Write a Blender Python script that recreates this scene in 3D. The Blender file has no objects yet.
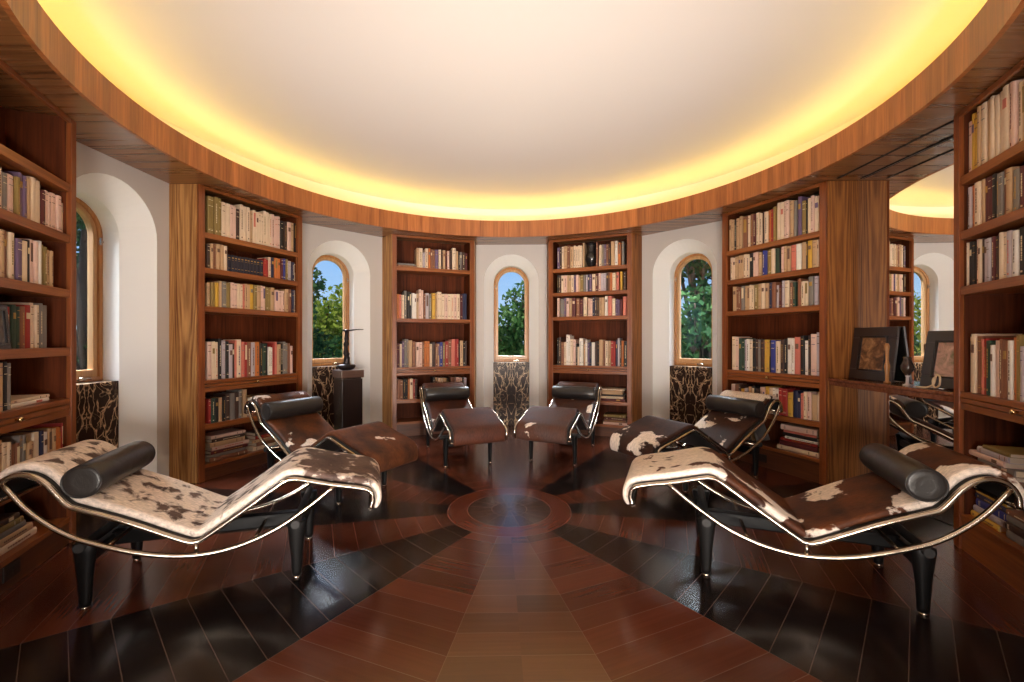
import bpy, math, random
from math import sin, cos, radians, pi, hypot, atan2, sqrt
from mathutils import Matrix, Vector

S = bpy.context.scene
COL = S.collection
HC = 1.25                       # eye height of the photograph above the floor
ROT = 1.1                       # the bays are turned a little against the picture axis

# ---------------------------------------------------------------- camera
cd = bpy.data.cameras.new('camera')
cam = bpy.data.objects.new('camera', cd)
COL.objects.link(cam)
cam.location = (-0.031*HC, -2.553*HC, HC)
cam.rotation_euler = (pi/2, 0, 0)
cd.sensor_width = 36.0
cd.lens = 430.0/1024*36
cd.shift_x = 8.0/1024
cd.shift_y = -0.5/1024
cd.clip_start = 0.03
cd.clip_end = 300
S.camera = cam

# ---------------------------------------------------------------- world, sun, lights, exposure
S.view_settings.view_transform = 'Standard'
S.view_settings.look = 'None'
S.view_settings.gamma = 1.0
S.view_settings.use_curve_mapping = False
S.view_settings.exposure = 0.36
S.cycles.use_denoising = True
S.cycles.max_bounces = 10
S.cycles.diffuse_bounces = 5
S.cycles.glossy_bounces = 5
S.cycles.sample_clamp_indirect = 8.0
S.cycles.caustics_reflective = False
S.cycles.caustics_refractive = False

LED_COLOR, LED_POWER = (1.0, 0.74, 0.15), 17.0
UP_POWER, WIN_POWER = 42.0, 650.0
HALL_POWER, HALL_COLOR = 195.0, (1.0, 0.95, 0.9)
SKY_STRENGTH = 0.95

W = bpy.data.worlds.new('sky')
S.world = W
W.use_nodes = True
wt = W.node_tree
for n in list(wt.nodes): wt.nodes.remove(n)
tc_ = wt.nodes.new('ShaderNodeTexCoord')
sx_ = wt.nodes.new('ShaderNodeSeparateXYZ')
rp_ = wt.nodes.new('ShaderNodeValToRGB')                 # clear afternoon sky: pale at the horizon, blue above
for i, (p_, c_) in enumerate(((0.0, (.10, .12, .07)), (.49, (.10, .12, .07)), (.5, (.50, .66, .84)), (.58, (.26, .48, .82)), (.75, (.14, .33, .74)), (1.0, (.09, .25, .66)))):
    e_ = rp_.color_ramp.elements[i] if i < 2 else rp_.color_ramp.elements.new(p_)
    e_.position = p_; e_.color = (*c_, 1)
ma_ = wt.nodes.new('ShaderNodeMath'); ma_.operation = 'MULTIPLY_ADD'; ma_.inputs[1].default_value = .5; ma_.inputs[2].default_value = .5
bg = wt.nodes.new('ShaderNodeBackground')
wo = wt.nodes.new('ShaderNodeOutputWorld')
bg.inputs['Strength'].default_value = SKY_STRENGTH
wt.links.new(tc_.outputs['Generated'], sx_.inputs[0])
wt.links.new(sx_.outputs[2], ma_.inputs[0])
wt.links.new(ma_.outputs[0], rp_.inputs[0])
wt.links.new(rp_.outputs[0], bg.inputs[0])
wt.links.new(bg.outputs[0], wo.inputs[0])

sl = bpy.data.lights.new('sun', 'SUN')
sl.energy = 3.6
sl.angle = radians(1.0)
sl.color = (1.0, 0.93, 0.82)
so = bpy.data.objects.new('sun', sl)
COL.objects.link(so)
so.rotation_euler = (radians(48), 0, radians(-4))       # from behind the camera, down on the trees

for hx_ in (-1.45, 1.45):                               # two tall fill lights added in the unseen hall to brighten the room
    hl = bpy.data.lights.new('hall_fill', 'AREA')
    hl.shape = 'RECTANGLE'; hl.size = 1.1; hl.size_y = 1.9
    hl.energy = HALL_POWER; hl.color = HALL_COLOR
    ho = bpy.data.objects.new('hall_fill', hl)
    COL.objects.link(ho)
    ho.location = (hx_, -7.12, 1.25)
    ho.rotation_euler = (radians(106), 0, 0)            # faces +Y into the room, tipped slightly up

for ux_ in (-.95, .95):                               # two low fill lights added behind the camera, unseen, wash the ceiling
    ul = bpy.data.lights.new('ceiling_fill', 'AREA')
    ul.shape = 'RECTANGLE'; ul.size = .35; ul.size_y = .5; ul.spread = radians(95)
    ul.energy = UP_POWER; ul.color = (1.0, 0.89, 0.77)
    uo = bpy.data.objects.new('ceiling_fill', ul)
    COL.objects.link(uo)
    uo.location = (ux_, -3.6, .12)
    uo.rotation_euler = Vector((-ux_*.2, .83, .56)).to_track_quat('-Z', 'Y').to_euler()
for a_ in (-88.9, -43.9, 1.25, 46.1):                   # area lights added out of view to boost the skylight at each window
    wl = bpy.data.lights.new('window_daylight', 'AREA')
    wl.shape = 'RECTANGLE'; wl.size = 1.6; wl.size_y = 1.2
    wl.energy = WIN_POWER; wl.color = (0.86, 0.93, 1.0)
    wo_ = bpy.data.objects.new('window_daylight', wl)
    COL.objects.link(wo_)
    r_ = radians(a_)
    wo_.location = (4.6*sin(r_), 4.6*cos(r_), 3.7)
    wo_.rotation_euler = Vector((-sin(r_)*.75, -cos(r_)*.75, -.9)).to_track_quat('-Z', 'Y').to_euler()

# ---------------------------------------------------------------- node helpers
class NT:
    def __init__(s, name):
        s.m = bpy.data.materials.new(name); s.m.use_nodes = True
        s.t = s.m.node_tree
        for n in list(s.t.nodes): s.t.nodes.remove(n)
        s.out = s.t.nodes.new('ShaderNodeOutputMaterial')
    def n(s, typ, **kw):
        n = s.t.nodes.new(typ)
        for k, v in kw.items(): setattr(n, k, v)
        return n
    def put(s, sock, v):
        if hasattr(v, 'is_output') or isinstance(v, bpy.types.NodeSocket): s.t.links.new(v, sock)
        elif isinstance(v, (tuple, list)) and len(v) == 3 and sock.type == 'RGBA': sock.default_value = (*v, 1)
        else: sock.default_value = v
    def math(s, op, a, b=None, c=None):
        n = s.n('ShaderNodeMath', operation=op)
        s.put(n.inputs[0], a)
        if b is not None: s.put(n.inputs[1], b)
        if c is not None: s.put(n.inputs[2], c)
        return n.outputs[0]
    def mix(s, f, a, b, blend='MIX'):
        n = s.n('ShaderNodeMix', data_type='RGBA', blend_type=blend)
        s.put(n.inputs[0], f); s.put(n.inputs[6], a); s.put(n.inputs[7], b)
        return n.outputs[2]
    def coord(s, kind='Object'):
        return s.n('ShaderNodeTexCoord').outputs[kind]
    def map(s, v, scale=(1,1,1), loc=(0,0,0), rot=(0,0,0)):
        n = s.n('ShaderNodeMapping')
        s.put(n.inputs[0], v); n.inputs[1].default_value = loc; n.inputs[2].default_value = rot; n.inputs[3].default_value = scale
        return n.outputs[0]
    def noise(s, v, scale=5, detail=4, rough=.55, dist=0):
        n = s.n('ShaderNodeTexNoise')
        s.put(n.inputs['Vector'], v); n.inputs['Scale'].default_value = scale; n.inputs['Detail'].default_value = detail
        n.inputs['Roughness'].default_value = rough; n.inputs['Distortion'].default_value = dist
        return n.outputs[0]
    def ramp(s, f, stops, interp='LINEAR'):
        n = s.n('ShaderNodeValToRGB'); cr = n.color_ramp; cr.interpolation = interp
        while len(cr.elements) > 1: cr.elements.remove(cr.elements[-1])
        for i, (p, c) in enumerate(stops):
            e = cr.elements[0] if i == 0 else cr.elements.new(p)
            e.position = p; e.color = (*c, 1) if len(c) == 3 else c
        s.put(n.inputs[0], f)
        return n.outputs[0]
    def sep(s, v):
        n = s.n('ShaderNodeSeparateXYZ'); s.put(n.inputs[0], v); return n.outputs
    def comb(s, x, y, z):
        n = s.n('ShaderNodeCombineXYZ'); s.put(n.inputs[0], x); s.put(n.inputs[1], y); s.put(n.inputs[2], z); return n.outputs[0]
    def white(s, v):
        n = s.n('ShaderNodeTexWhiteNoise', noise_dimensions='3D'); s.put(n.inputs['Vector'], v); return n.outputs[0]
    def bump(s, h, strength=.3, dist=.01):
        n = s.n('ShaderNodeBump'); s.put(n.inputs['Height'], h); n.inputs['Strength'].default_value = strength; n.inputs['Distance'].default_value = dist
        return n.outputs[0]
    def bsdf(s, color, rough=.5, metal=0., coat=0., coat_rough=.1, normal=None, spec=.5, sheen=0.):
        n = s.n('ShaderNodeBsdfPrincipled')
        s.put(n.inputs['Base Color'], color); s.put(n.inputs['Roughness'], rough); n.inputs['Metallic'].default_value = metal
        n.inputs['Coat Weight'].default_value = coat; n.inputs['Coat Roughness'].default_value = coat_rough
        n.inputs['Specular IOR Level'].default_value = spec
        n.inputs['Sheen Weight'].default_value = sheen
        if normal is not None: s.put(n.inputs['Normal'], normal)
        s.t.links.new(n.outputs[0], s.out.inputs[0])
        return s.m

def lin(r, g, b):
    f = lambda c: c/12.92 if c <= .04045 else ((c+.055)/1.055)**2.4
    return (f(r/255), f(g/255), f(b/255))

def wood(name, dark, light, axis='Z', strip=.0, rough=.35, coat=.25, figure=0., src='Object', vary=.25, fine=60, spec=.5):
    t = NT(name); v = t.coord(src)
    sc = {'Z': (fine, fine, fine*.04) if src != 'UV' else (fine, fine*.04, fine), 'X': (fine*.04, fine, fine), 'Y': (fine, fine*.04, fine)}[axis]
    g1 = t.noise(t.map(v, sc), 1.0, 5, .6, .4)
    sc2 = tuple(q*.22 for q in sc)
    g2 = t.noise(t.map(v, sc2, (3.1, 1.7, 5.2)), 1.0, 3, .5, 1.2)
    f = t.math('ADD', t.math('MULTIPLY', g1, .55), t.math('MULTIPLY', g2, .45))
    if figure:                                          # nested arches of a flat-sawn veneer leaf
        x, y, z = t.sep(v)
        d = t.noise(t.map(v, (5, 5, 1.1)), 1.0, 3, .5)
        q = t.math('SUBTRACT', y, .105)
        k = t.math('ADD', t.math('SUBTRACT', t.math('MULTIPLY', t.math('MULTIPLY', q, q), 260), t.math('MULTIPLY', z, 1.1)), t.math('MULTIPLY', d, 2.0))
        ww = t.math('SINE', t.math('MULTIPLY', k, 7.5))
        f = t.math('ADD', f, t.math('MULTIPLY', ww, figure))
    c = t.ramp(f, [(.32, dark), (.68, light)])
    if strip:
        x, y, z = t.sep(v)
        a = {'Z': x, 'X': y, 'Y': x}[axis]
        w = t.white(t.comb(t.math('FLOOR', t.math('DIVIDE', a, strip)), 0.0, 0.0))
        c = t.mix(1.0, c, t.ramp(w, [(0, (1-vary,)*3), (1, (1+vary*.6,)*3)]), 'MULTIPLY')
    return t.bsdf(c, t.math('ADD', rough-.06, t.math('MULTIPLY', g2, .12)), coat=coat, coat_rough=.15, spec=spec)

def plain(name, color, rough=.5, metal=0., coat=0., noise=.0, scale=8, bump=0., spec=.5):
    t = NT(name)
    c = color; nm = None
    if noise or bump:
        nz = t.noise(t.coord(), scale, 4, .6)
        if noise: c = t.mix(nz, tuple(q*(1-noise) for q in color), tuple(min(1, q*(1+noise)) for q in color))
        if bump: nm = t.bump(nz, bump, .01)
    return t.bsdf(c, rough, metal, coat, normal=nm, spec=spec)

M = {}
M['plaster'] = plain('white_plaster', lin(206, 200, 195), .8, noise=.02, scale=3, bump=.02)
M['reveal'] = plain('daylit_white_reveal', lin(248, 247, 245), .7, noise=.01, scale=3)  # window daylight put into the colour: whiter than the wall plaster
M['ceiling'] = plain('ceiling_paint', lin(236, 228, 222), .85, noise=.01, scale=2)
TD, TL = lin(98, 46, 21), lin(164, 91, 43)
M['teak'] = wood('teak_upright', TD, TL, 'Z')
M['teak_side'] = wood('figured_teak_panel', lin(98, 54, 26), lin(168, 108, 56), 'Z', figure=.085, rough=.5, coat=.0, spec=.25)
M['teak_pale'] = wood('pale_figured_teak_panel', lin(112, 64, 30), lin(204, 152, 92), 'Z', figure=.08, rough=.45, coat=.0, spec=.3)
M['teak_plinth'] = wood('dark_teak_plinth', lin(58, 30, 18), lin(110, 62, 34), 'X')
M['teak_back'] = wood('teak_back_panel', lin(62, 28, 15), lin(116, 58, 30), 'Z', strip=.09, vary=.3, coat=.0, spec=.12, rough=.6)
M['teak_shelf'] = wood('teak_shelf', lin(104, 52, 24), lin(168, 98, 48), 'X')
M['fascia'] = wood('teak_fascia_veneer', lin(138, 76, 36), lin(192, 120, 64), 'Z', strip=.062, rough=.45, coat=.1, src='UV', vary=.22, fine=70)
M['soffit'] = wood('teak_soffit', lin(90, 54, 30), lin(158, 106, 62), 'X', rough=.28, coat=.5)
M['window_wood'] = wood('window_oak', lin(150, 96, 50), lin(198, 142, 84), 'Z')
M['sash_wood'] = wood('window_sash_oak', lin(176, 130, 86), lin(214, 172, 124), 'Z')
M['counter'] = wood('counter_mahogany', lin(92, 46, 28), lin(140, 84, 56), 'Y', rough=.2, coat=.7)
M['gap'] = plain('dark_gap', (.008, .006, .005), .9)
M['chrome'] = plain('chrome', (.52, .44, .36), .2, 1.)
M['brass'] = plain('brass', (.85, .62, .3), .2, 1.)
M['steel_black'] = plain('black_lacquered_steel', (.006, .0055, .0055), .4, spec=.25)
M['rubber'] = plain('black_rubber', (.015, .014, .014), .6)
M['sling'] = plain('dark_sling', (.02, .016, .014), .6)
M['paper'] = plain('paper_block', lin(214, 196, 172), .85, noise=.08, scale=90)
M['outlet'] = plain('outlet_brown', (.02, .013, .01), .4)

def leather():
    t = NT('black_leather'); v = t.coord()
    a = t.noise(t.map(v, (9, 9, 9)), 1.0, 5, .6, .5)
    b = t.noise(v, 260, 2, .5)
    h = t.math('ADD', a, t.math('MULTIPLY', b, .15))
    return t.bsdf((.022, .019, .018), .36, coat=.15, coat_rough=.3, normal=t.bump(h, .35, .012))
M['leather'] = leather()

def glass():
    t = NT('window_glass')
    fr = t.n('ShaderNodeFresnel'); fr.inputs[0].default_value = 1.45
    tr = t.n('ShaderNodeBsdfTransparent'); tr.inputs[0].default_value = (.97, .98, .98, 1)
    gl = t.n('ShaderNodeBsdfGlossy'); gl.inputs['Roughness'].default_value = .01
    mx = t.n('ShaderNodeMixShader')
    ge = t.n('ShaderNodeNewGeometry')                    # mirror-like share on the outer faces only
    t.t.links.new(t.math('MULTIPLY', fr.outputs[0], t.math('SUBTRACT', 1.0, ge.outputs['Backfacing'])), mx.inputs[0]); t.t.links.new(tr.outputs[0], mx.inputs[1]); t.t.links.new(gl.outputs[0], mx.inputs[2])
    t.t.links.new(mx.outputs[0], t.out.inputs[0])
    return t.m
M['glass'] = glass()

def mirror_mat():
    t = NT('mirror_silver')
    gl = t.n('ShaderNodeBsdfGlossy'); gl.inputs['Roughness'].default_value = .0; gl.inputs['Color'].default_value = (.9, .9, .89, 1)
    t.t.links.new(gl.outputs[0], t.out.inputs[0])
    return t.m
M['mirror'] = mirror_mat()

def emit(name, color, power):
    t = NT(name); e = t.n('ShaderNodeEmission'); e.inputs[0].default_value = (*color, 1); e.inputs[1].default_value = power
    t.t.links.new(e.outputs[0], t.out.inputs[0]); return t.m
M['led'] = emit('led_strip_glow', LED_COLOR, LED_POWER)

def marble():
    t = NT('black_marble_gold_veins'); x, y, z = t.sep(t.coord())
    v = t.comb(t.math('ABSOLUTE', x), y, z)
    wob = t.n('ShaderNodeTexNoise'); t.put(wob.inputs['Vector'], v); wob.inputs['Scale'].default_value = 5; wob.inputs['Detail'].default_value = 5
    dv = t.n('ShaderNodeVectorMath', operation='MULTIPLY_ADD'); t.put(dv.inputs[0], wob.outputs[1]); dv.inputs[1].default_value = (.10, .10, .10); t.put(dv.inputs[2], v)
    def vein(scale, w, off, st=(1.5, 1, .8)):
        q = t.math('ABSOLUTE', t.math('SUBTRACT', t.noise(t.map(dv.outputs[0], st, (off, off*.3, off*.7)), scale, 3, .5, .6), .5))
        return t.ramp(q, [(0, (1, 1, 1)), (w, (.45,)*3), (w*2.5, (0, 0, 0))])
    a = vein(3.4, .0065, 1.3); b = vein(7, .008, 4.1, (1, 1, 1.4)); d_ = vein(3.2, .006, 8.2, (2.0, 1, .6))
    msk = t.ramp(t.noise(v, 5, 3), [(.4, (0, 0, 0)), (.58, (1, 1, 1))])
    msk2 = t.ramp(t.noise(t.map(v, (1, 1, 1), (7, 3, 1)), 4, 2), [(.38, (.08,)*3), (.55, (1, 1, 1))])
    f = t.math('MAXIMUM', t.math('MAXIMUM', t.math('MULTIPLY', a, msk2), d_), t.math('MULTIPLY', b, msk))
    c = t.mix(f, t.mix(t.noise(v, 9, 4), lin(22, 15, 13), lin(58, 37, 30)), lin(232, 198, 160))
    return t.bsdf(c, .32, spec=.18)
M['marble'] = marble()

def floor_mat():
    t = NT('inlaid_star_floor'); x, y, z = t.sep(t.coord())
    r = t.math('SQRT', t.math('ADD', t.math('MULTIPLY', x, x), t.math('MULTIPLY', y, y)))
    th = t.math('ARCTAN2', x, t.math('MULTIPLY', y, -1.0))
    a = t.math('ABSOLUTE', t.math('SUBTRACT', th, radians(1.15)))
    st = radians(22.5)
    k = t.math('FLOOR', t.math('ADD', t.math('DIVIDE', a, st), .5))
    la = t.math('SUBTRACT', a, t.math('MULTIPLY', k, st))
    p = t.math('MULTIPLY', r, t.math('COSINE', la))
    q = t.math('MULTIPLY', r, t.math('SINE', la))
    pw = .135
    pi_ = t.math('FLOOR', t.math('DIVIDE', p, pw))
    fr = t.math('SUBTRACT', t.math('DIVIDE', p, pw), pi_)
    sgn = t.math('SIGN', t.math('SUBTRACT', th, radians(1.15)))
    rnd = t.white(t.comb(k, pi_, t.math('MULTIPLY', sgn, t.math('MINIMUM', k, 1.0))))
    BR, RD, BK = lin(92, 58, 40), lin(88, 43, 28), lin(25, 17, 16)
    cs = [BR, RD, BK, RD, BK, RD, BK, RD, lin(70, 42, 32)]
    stops = [((i+.0)/9, c) for i, c in enumerate(cs)]
    base = t.ramp(t.math('DIVIDE', t.math('ADD', k, .5), 9.0), stops, 'CONSTANT')
    base = t.mix(1.0, base, t.ramp(rnd, [(0, (.72,)*3), (1, (1.25,)*3)]), 'MULTIPLY')
    gr = t.noise(t.comb(t.math('MULTIPLY', q, 2.0), t.math('MULTIPLY', p, 70), t.math('ADD', t.math('MULTIPLY', rnd, 9), k)), 1.0, 5, .6, .5)
    base = t.mix(1.0, base, t.ramp(gr, [(.25, (.88,)*3), (.75, (1.1,)*3)]), 'MULTIPLY')
    seam = t.math('LESS_THAN', t.math('MULTIPLY', t.math('MINIMUM', fr, t.math('SUBTRACT', 1.0, fr)), pw), .0016)
    # seams where two rays meet
    edge = t.math('MULTIPLY', t.math('SUBTRACT', st/2, t.math('ABSOLUTE', la)), r)
    seam2 = t.math('LESS_THAN', edge, .0014)
    r1, r2 = .2469*HC, .363*HC
    ring = t.math('GREATER_THAN', r, r1); inner = t.math('LESS_THAN', r, r2)
    med = t.mix(ring, t.mix(gr, lin(44, 28, 22), lin(84, 60, 48)), t.mix(gr, lin(84, 38, 24), lin(108, 54, 36)))
    base = t.mix(inner, base, med)
    circ = t.math('MAXIMUM', t.math('LESS_THAN', t.math('ABSOLUTE', t.math('SUBTRACT', r, r1)), .003), t.math('LESS_THAN', t.math('ABSOLUTE', t.math('SUBTRACT', r, r2)), .003))
    circ = t.math('MAXIMUM', circ, t.math('LESS_THAN', t.math('ABSOLUTE', t.math('SUBTRACT', r, .13)), .002))
    out = t.math('SUBTRACT', 1.0, inner)
    line = t.math('MAXIMUM', t.math('MAXIMUM', t.math('MULTIPLY', seam, out), t.math('MULTIPLY', seam2, t.math('SUBTRACT', 1.0, t.math('MULTIPLY', ring, inner)))), circ)
    c = t.mix(t.math('MULTIPLY', line, .3), base, lin(138, 112, 98))  # pale plank seams: sheen of bevelled edges put into the colour; inlay circles share it
    c = t.mix(t.math('LESS_THAN', r, .022), c, lin(40, 22, 16))
    ro = t.math('ADD', .19, t.math('MULTIPLY', gr, .05))
    return t.bsdf(c, ro, coat=.12, coat_rough=.1, spec=.42)
M['floor'] = floor_mat()

def hide(name, brown, brown2, white, stops, scale, seed, speck=0., soft=.012, edge=0.):
    # a cow hide: stops = threshold of the white patches along the length
    t = NT(name); v = t.coord(); x, y, z = t.sep(v)
    n = t.noise(t.map(v, (1, 1, 1), (seed, seed*.37, seed*.11)), scale, 5, .55, .35)
    thr = t.ramp(t.math('DIVIDE', t.math('ADD', x, .85), 1.7), [(a, (b,)*3) for a, b in stops])
    ed = t.ramp(t.math('ABSOLUTE', y), [(.17, (0, 0, 0)), (.235, (1, 1, 1))])
    n = t.math('ADD', n, t.math('MULTIPLY', ed, edge))
    m = t.ramp(t.math('ADD', t.math('SUBTRACT', n, thr), .5), [(.5-soft, (0, 0, 0)), (.5+soft, (1, 1, 1))])
    hair = t.noise(t.map(v, (40, 160, 40)), 1.0, 3, .6)
    big = t.noise(t.map(v, (1, 1, 1), (seed*2, 0, 0)), 6, 3, .5)
    b = t.mix(t.ramp(big, [(.35, (0,)*3), (.65, (1,)*3)]), brown, brown2)
    if speck:
        sp = t.noise(t.map(v, (1, 1.6, 1), (seed*5, 1, 0)), 34, 3, .6)
        white = t.mix(t.ramp(sp, [(.36, (1,)*3), (.46, (0,)*3)]), white, brown2)
    c = t.mix(m, b, white)
    c = t.mix(1.0, c, t.ramp(hair, [(.3, (.68,)*3), (.7, (1.2,)*3)]), 'MULTIPLY')
    return t.bsdf(c, .55, normal=t.bump(hair, .4, .005), spec=.18)

# ---------------------------------------------------------------- mesh builder
class MB:
    def __init__(s): s.v = []; s.f = []; s.mi = []; s.sm = []; s.uv = {}
    def add(s, vs, fs, mi=0, smooth=False):
        o = len(s.v); s.v += [tuple(p) for p in vs]
        for f in fs: s.f.append(tuple(i+o for i in f)); s.mi.append(mi); s.sm.append(smooth)
        return o
    def box(s, x0, x1, y0, y1, z0, z1, mi=0):
        vs = [(x, y, z) for z in (z0, z1) for y in (y0, y1) for x in (x0, x1)]
        s.add(vs, [(0, 2, 3, 1), (4, 5, 7, 6), (0, 1, 5, 4), (2, 6, 7, 3), (0, 4, 6, 2), (1, 3, 7, 5)], mi)
    def prism(s, poly, z0, z1, mi=0, axis='z', smooth=False):
        # poly ccw list of 2D; axis z: (x,y); axis y: (x,z) extruded along y; axis x: (y,z)
        n = len(poly)
        def P(a, b, h): return {'z': (a, b, h), 'y': (a, h, b), 'x': (h, a, b)}[axis]
        vs = [P(a, b, z0) for a, b in poly]+[P(a, b, z1) for a, b in poly]
        flip = axis == 'y'
        fs = [(i, (i+1) % n, n+(i+1) % n, n+i) for i in range(n)]
        cap = [tuple(reversed(range(n))), tuple(range(n, 2*n))]
        if flip: fs = [tuple(reversed(f)) for f in fs]; cap = [tuple(reversed(c)) for c in cap]
        o = s.add(vs, fs, mi, smooth)
        for c in cap: s.f.append(tuple(i+o for i in c)); s.mi.append(mi); s.sm.append(False)
    def loft(s, rings, mi=0, smooth=True, closed=True, caps=True):
        n = len(rings[0]); vs = [p for r in rings for p in r]; fs = []
        for i in range(len(rings)-1):
            for j in range(n if closed else n-1):
                k = (j+1) % n
                fs.append((i*n+j, i*n+k, (i+1)*n+k, (i+1)*n+j))
        o = s.add(vs, fs, mi, smooth)
        if caps and closed:
            s.f.append(tuple(o+i for i in reversed(range(n)))); s.mi.append(mi); s.sm.append(False)
            e = o+(len(rings)-1)*n
            s.f.append(tuple(e+i for i in range(n))); s.mi.append(mi); s.sm.append(False)
    def lathe(s, prof, n=24, mi=0, c=(0, 0), sx=1., sy=1.):
        s.loft([[(c[0]+r*sx*cos(2*pi*j/n), c[1]+r*sy*sin(2*pi*j/n), z) for j in range(n)] for r, z in prof], mi)
    def tube(s, path, rad, n=10, mi=0, closed=False):
        P = [Vector(p) for p in path]; rings = []; up = None
        for i, p in enumerate(P):
            d = (P[min(i+1, len(P)-1)]-P[max(i-1, 0)]).normalized()
            if up is None:
                up = Vector((0, 1, 0)) if abs(d.y) < .9 else Vector((1, 0, 0))
            a = (up-d*up.dot(d)).normalized(); up = a; b = d.cross(a)
            rr = rad(i/(len(P)-1)) if callable(rad) else rad
            rings.append([tuple(p+a*(rr*cos(2*pi*j/n))+b*(rr*sin(2*pi*j/n))) for j in range(n)])
        s.loft(rings, mi)
    def build(s, name, mats, parent=None, M4=None, bevel=0.):
        me = bpy.data.meshes.new(name); me.from_pydata(s.v, [], s.f)
        for m in (mats if isinstance(mats, (list, tuple)) else [mats]): me.materials.append(m)
        me.polygons.foreach_set('material_index', s.mi); me.polygons.foreach_set('use_smooth', s.sm)
        if s.uv:
            ul = me.uv_layers.new(name='UVMap')
            for li, l in enumerate(me.loops): ul.data[li].uv = s.uv.get(l.vertex_index, (0, 0))
        me.validate(); me.update()
        o = bpy.data.objects.new(name, me); COL.objects.link(o)
        if parent is not None: o.parent = parent
        if M4 is not None: o.matrix_local = M4
        if bevel:
            b = o.modifiers.new('bevel', 'BEVEL'); b.width = bevel; b.segments = 2; b.limit_method = 'ANGLE'; b.angle_limit = radians(50)
        return o

def tag(o, label=None, cat=None, group=None, kind=None):
    if label: o['label'] = label
    if cat: o['category'] = cat
    if group: o['group'] = group
    if kind: o['kind'] = kind
    return o
def empty(name, M4, label=None, cat=None, group=None, kind=None):
    o = bpy.data.objects.new(name, None); COL.objects.link(o); o.matrix_world = M4; o.empty_display_size = .1
    return tag(o, label, cat, group, kind)
def frame(ang, dist, z=0.):
    # X = left to right when one faces it from the room centre, Y = outward, Z = up
    a = radians(ang)
    return Matrix(((cos(a), sin(a), 0, sin(a)*dist), (-sin(a), cos(a), 0, cos(a)*dist), (0, 0, 1, z), (0, 0, 0, 1)))
def T(x, y, z): return Matrix.Translation((x, y, z))
def catmull(pts, sub=6):
    P = [Vector(p) for p in pts]; out = []
    for i in range(len(P)-1):
        p0 = P[i-1] if i else P[0]*2-P[1]; p1, p2 = P[i], P[i+1]; p3 = P[i+2] if i+2 < len(P) else P[-1]*2-P[-2]
        for k in range(sub):
            t = k/sub
            out.append(.5*((2*p1)+(p2-p0)*t+(2*p0-5*p1+4*p2-p3)*t*t+(3*p1-p0-3*p2+p3)*t**3))
    out.append(P[-1]); return out

# ================================================================ THE SETTING
Z_SOF = HC*2.1          # underside of the wooden ring
Z_FT = HC*2.27          # top of its fascia
R_F = HC*2.012          # inner radius of the ring
Z_CEIL = Z_FT+.29
WD = HC*2.39            # room centre to the white walls
NI = HC*.166            # depth of the arched niches
OPW, INW = HC*.316, HC*.214
SPR = HC*1.675          # springing of the arches
SILL = HC*.737
X_MIR = HC*2.39

def st(o): o['kind'] = 'structure'; return o

mb = MB(); n = 96
mb.add([(3.75*sin(2*pi*i/n), 3.75*cos(2*pi*i/n), 0) for i in range(n)], [tuple(reversed(range(n)))])
mb.add([(3.75*sin(2*pi*i/n), 3.75*cos(2*pi*i/n), -.12) for i in range(n)], [tuple(range(n))])
st(mb.build('floor', M['floor']))
mb = MB()
mb.add([(3.35*sin(2*pi*i/n), 3.35*cos(2*pi*i/n), Z_CEIL) for i in range(n)], [tuple(range(n))])
mb.add([(3.35*sin(2*pi*i/n), 3.35*cos(2*pi*i/n), Z_CEIL+.1) for i in range(n)], [tuple(reversed(range(n)))])
st(mb.build('ceiling', M['ceiling']))

def ring_wall(name, r, z0, z1, mat, thick=.025, n=192):
    mb = MB()
    for i in range(n+1):
        a = 2*pi*i/n
        for (rr, z, u) in ((r, z0, 0), (r, z1, 1), (r+thick, z1, 1), (r+thick, z0, 0)):
            mb.uv[len(mb.v)] = (a*r, z); mb.v.append((rr*sin(a), rr*cos(a), z))
    for i in range(n):
        o = i*4
        for k in range(4):
            a, b = o+k, o+(k+1) % 4
            mb.f.append((a, a+4, b+4, b)); mb.mi.append(0); mb.sm.append(False)
    return mb.build(name, mat)
st(ring_wall('trim_1', R_F, Z_SOF, Z_FT, M['fascia']))                    # fascia of the wooden ring
mb = MB(); n = 128                                                        # soffit: flat ring
for zz, fl in ((Z_SOF+.001, 0), (Z_SOF+.03, 1)):
    vs = []
    for i in range(n):
        a = 2*pi*i/n; vs += [((R_F+.02)*sin(a), (R_F+.02)*cos(a), zz), (3.75*sin(a), 3.75*cos(a), zz)]
    fs = [(2*i, 2*i+1, (2*i+3) % (2*n), (2*i+2) % (2*n)) for i in range(n)]
    mb.add(vs, [tuple(reversed(f)) for f in fs] if fl else fs)
st(mb.build('trim_2', M['soffit']))
st(ring_wall('wall_cove', R_F+.45, Z_SOF+.03, Z_CEIL+.02, M['ceiling'], .03, 96))
led = ring_wall('led_strip', R_F+.12, Z_FT-.035, Z_FT-.025, M['led'], .03, 96)
tag(led, 'warm yellow light strip hidden in the cove above the wooden ceiling ring', 'light strip')

# white walls with arched window niches
def outline(w, z0, n=20):
    # from the bottom left over the arch to the bottom right
    p = [(-w, z0)]
    for i in range(n+1):
        a = pi-pi*i/n; p.append((w*cos(a), SPR+w*sin(a)))
    return p+[(w, z0)]

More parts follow.
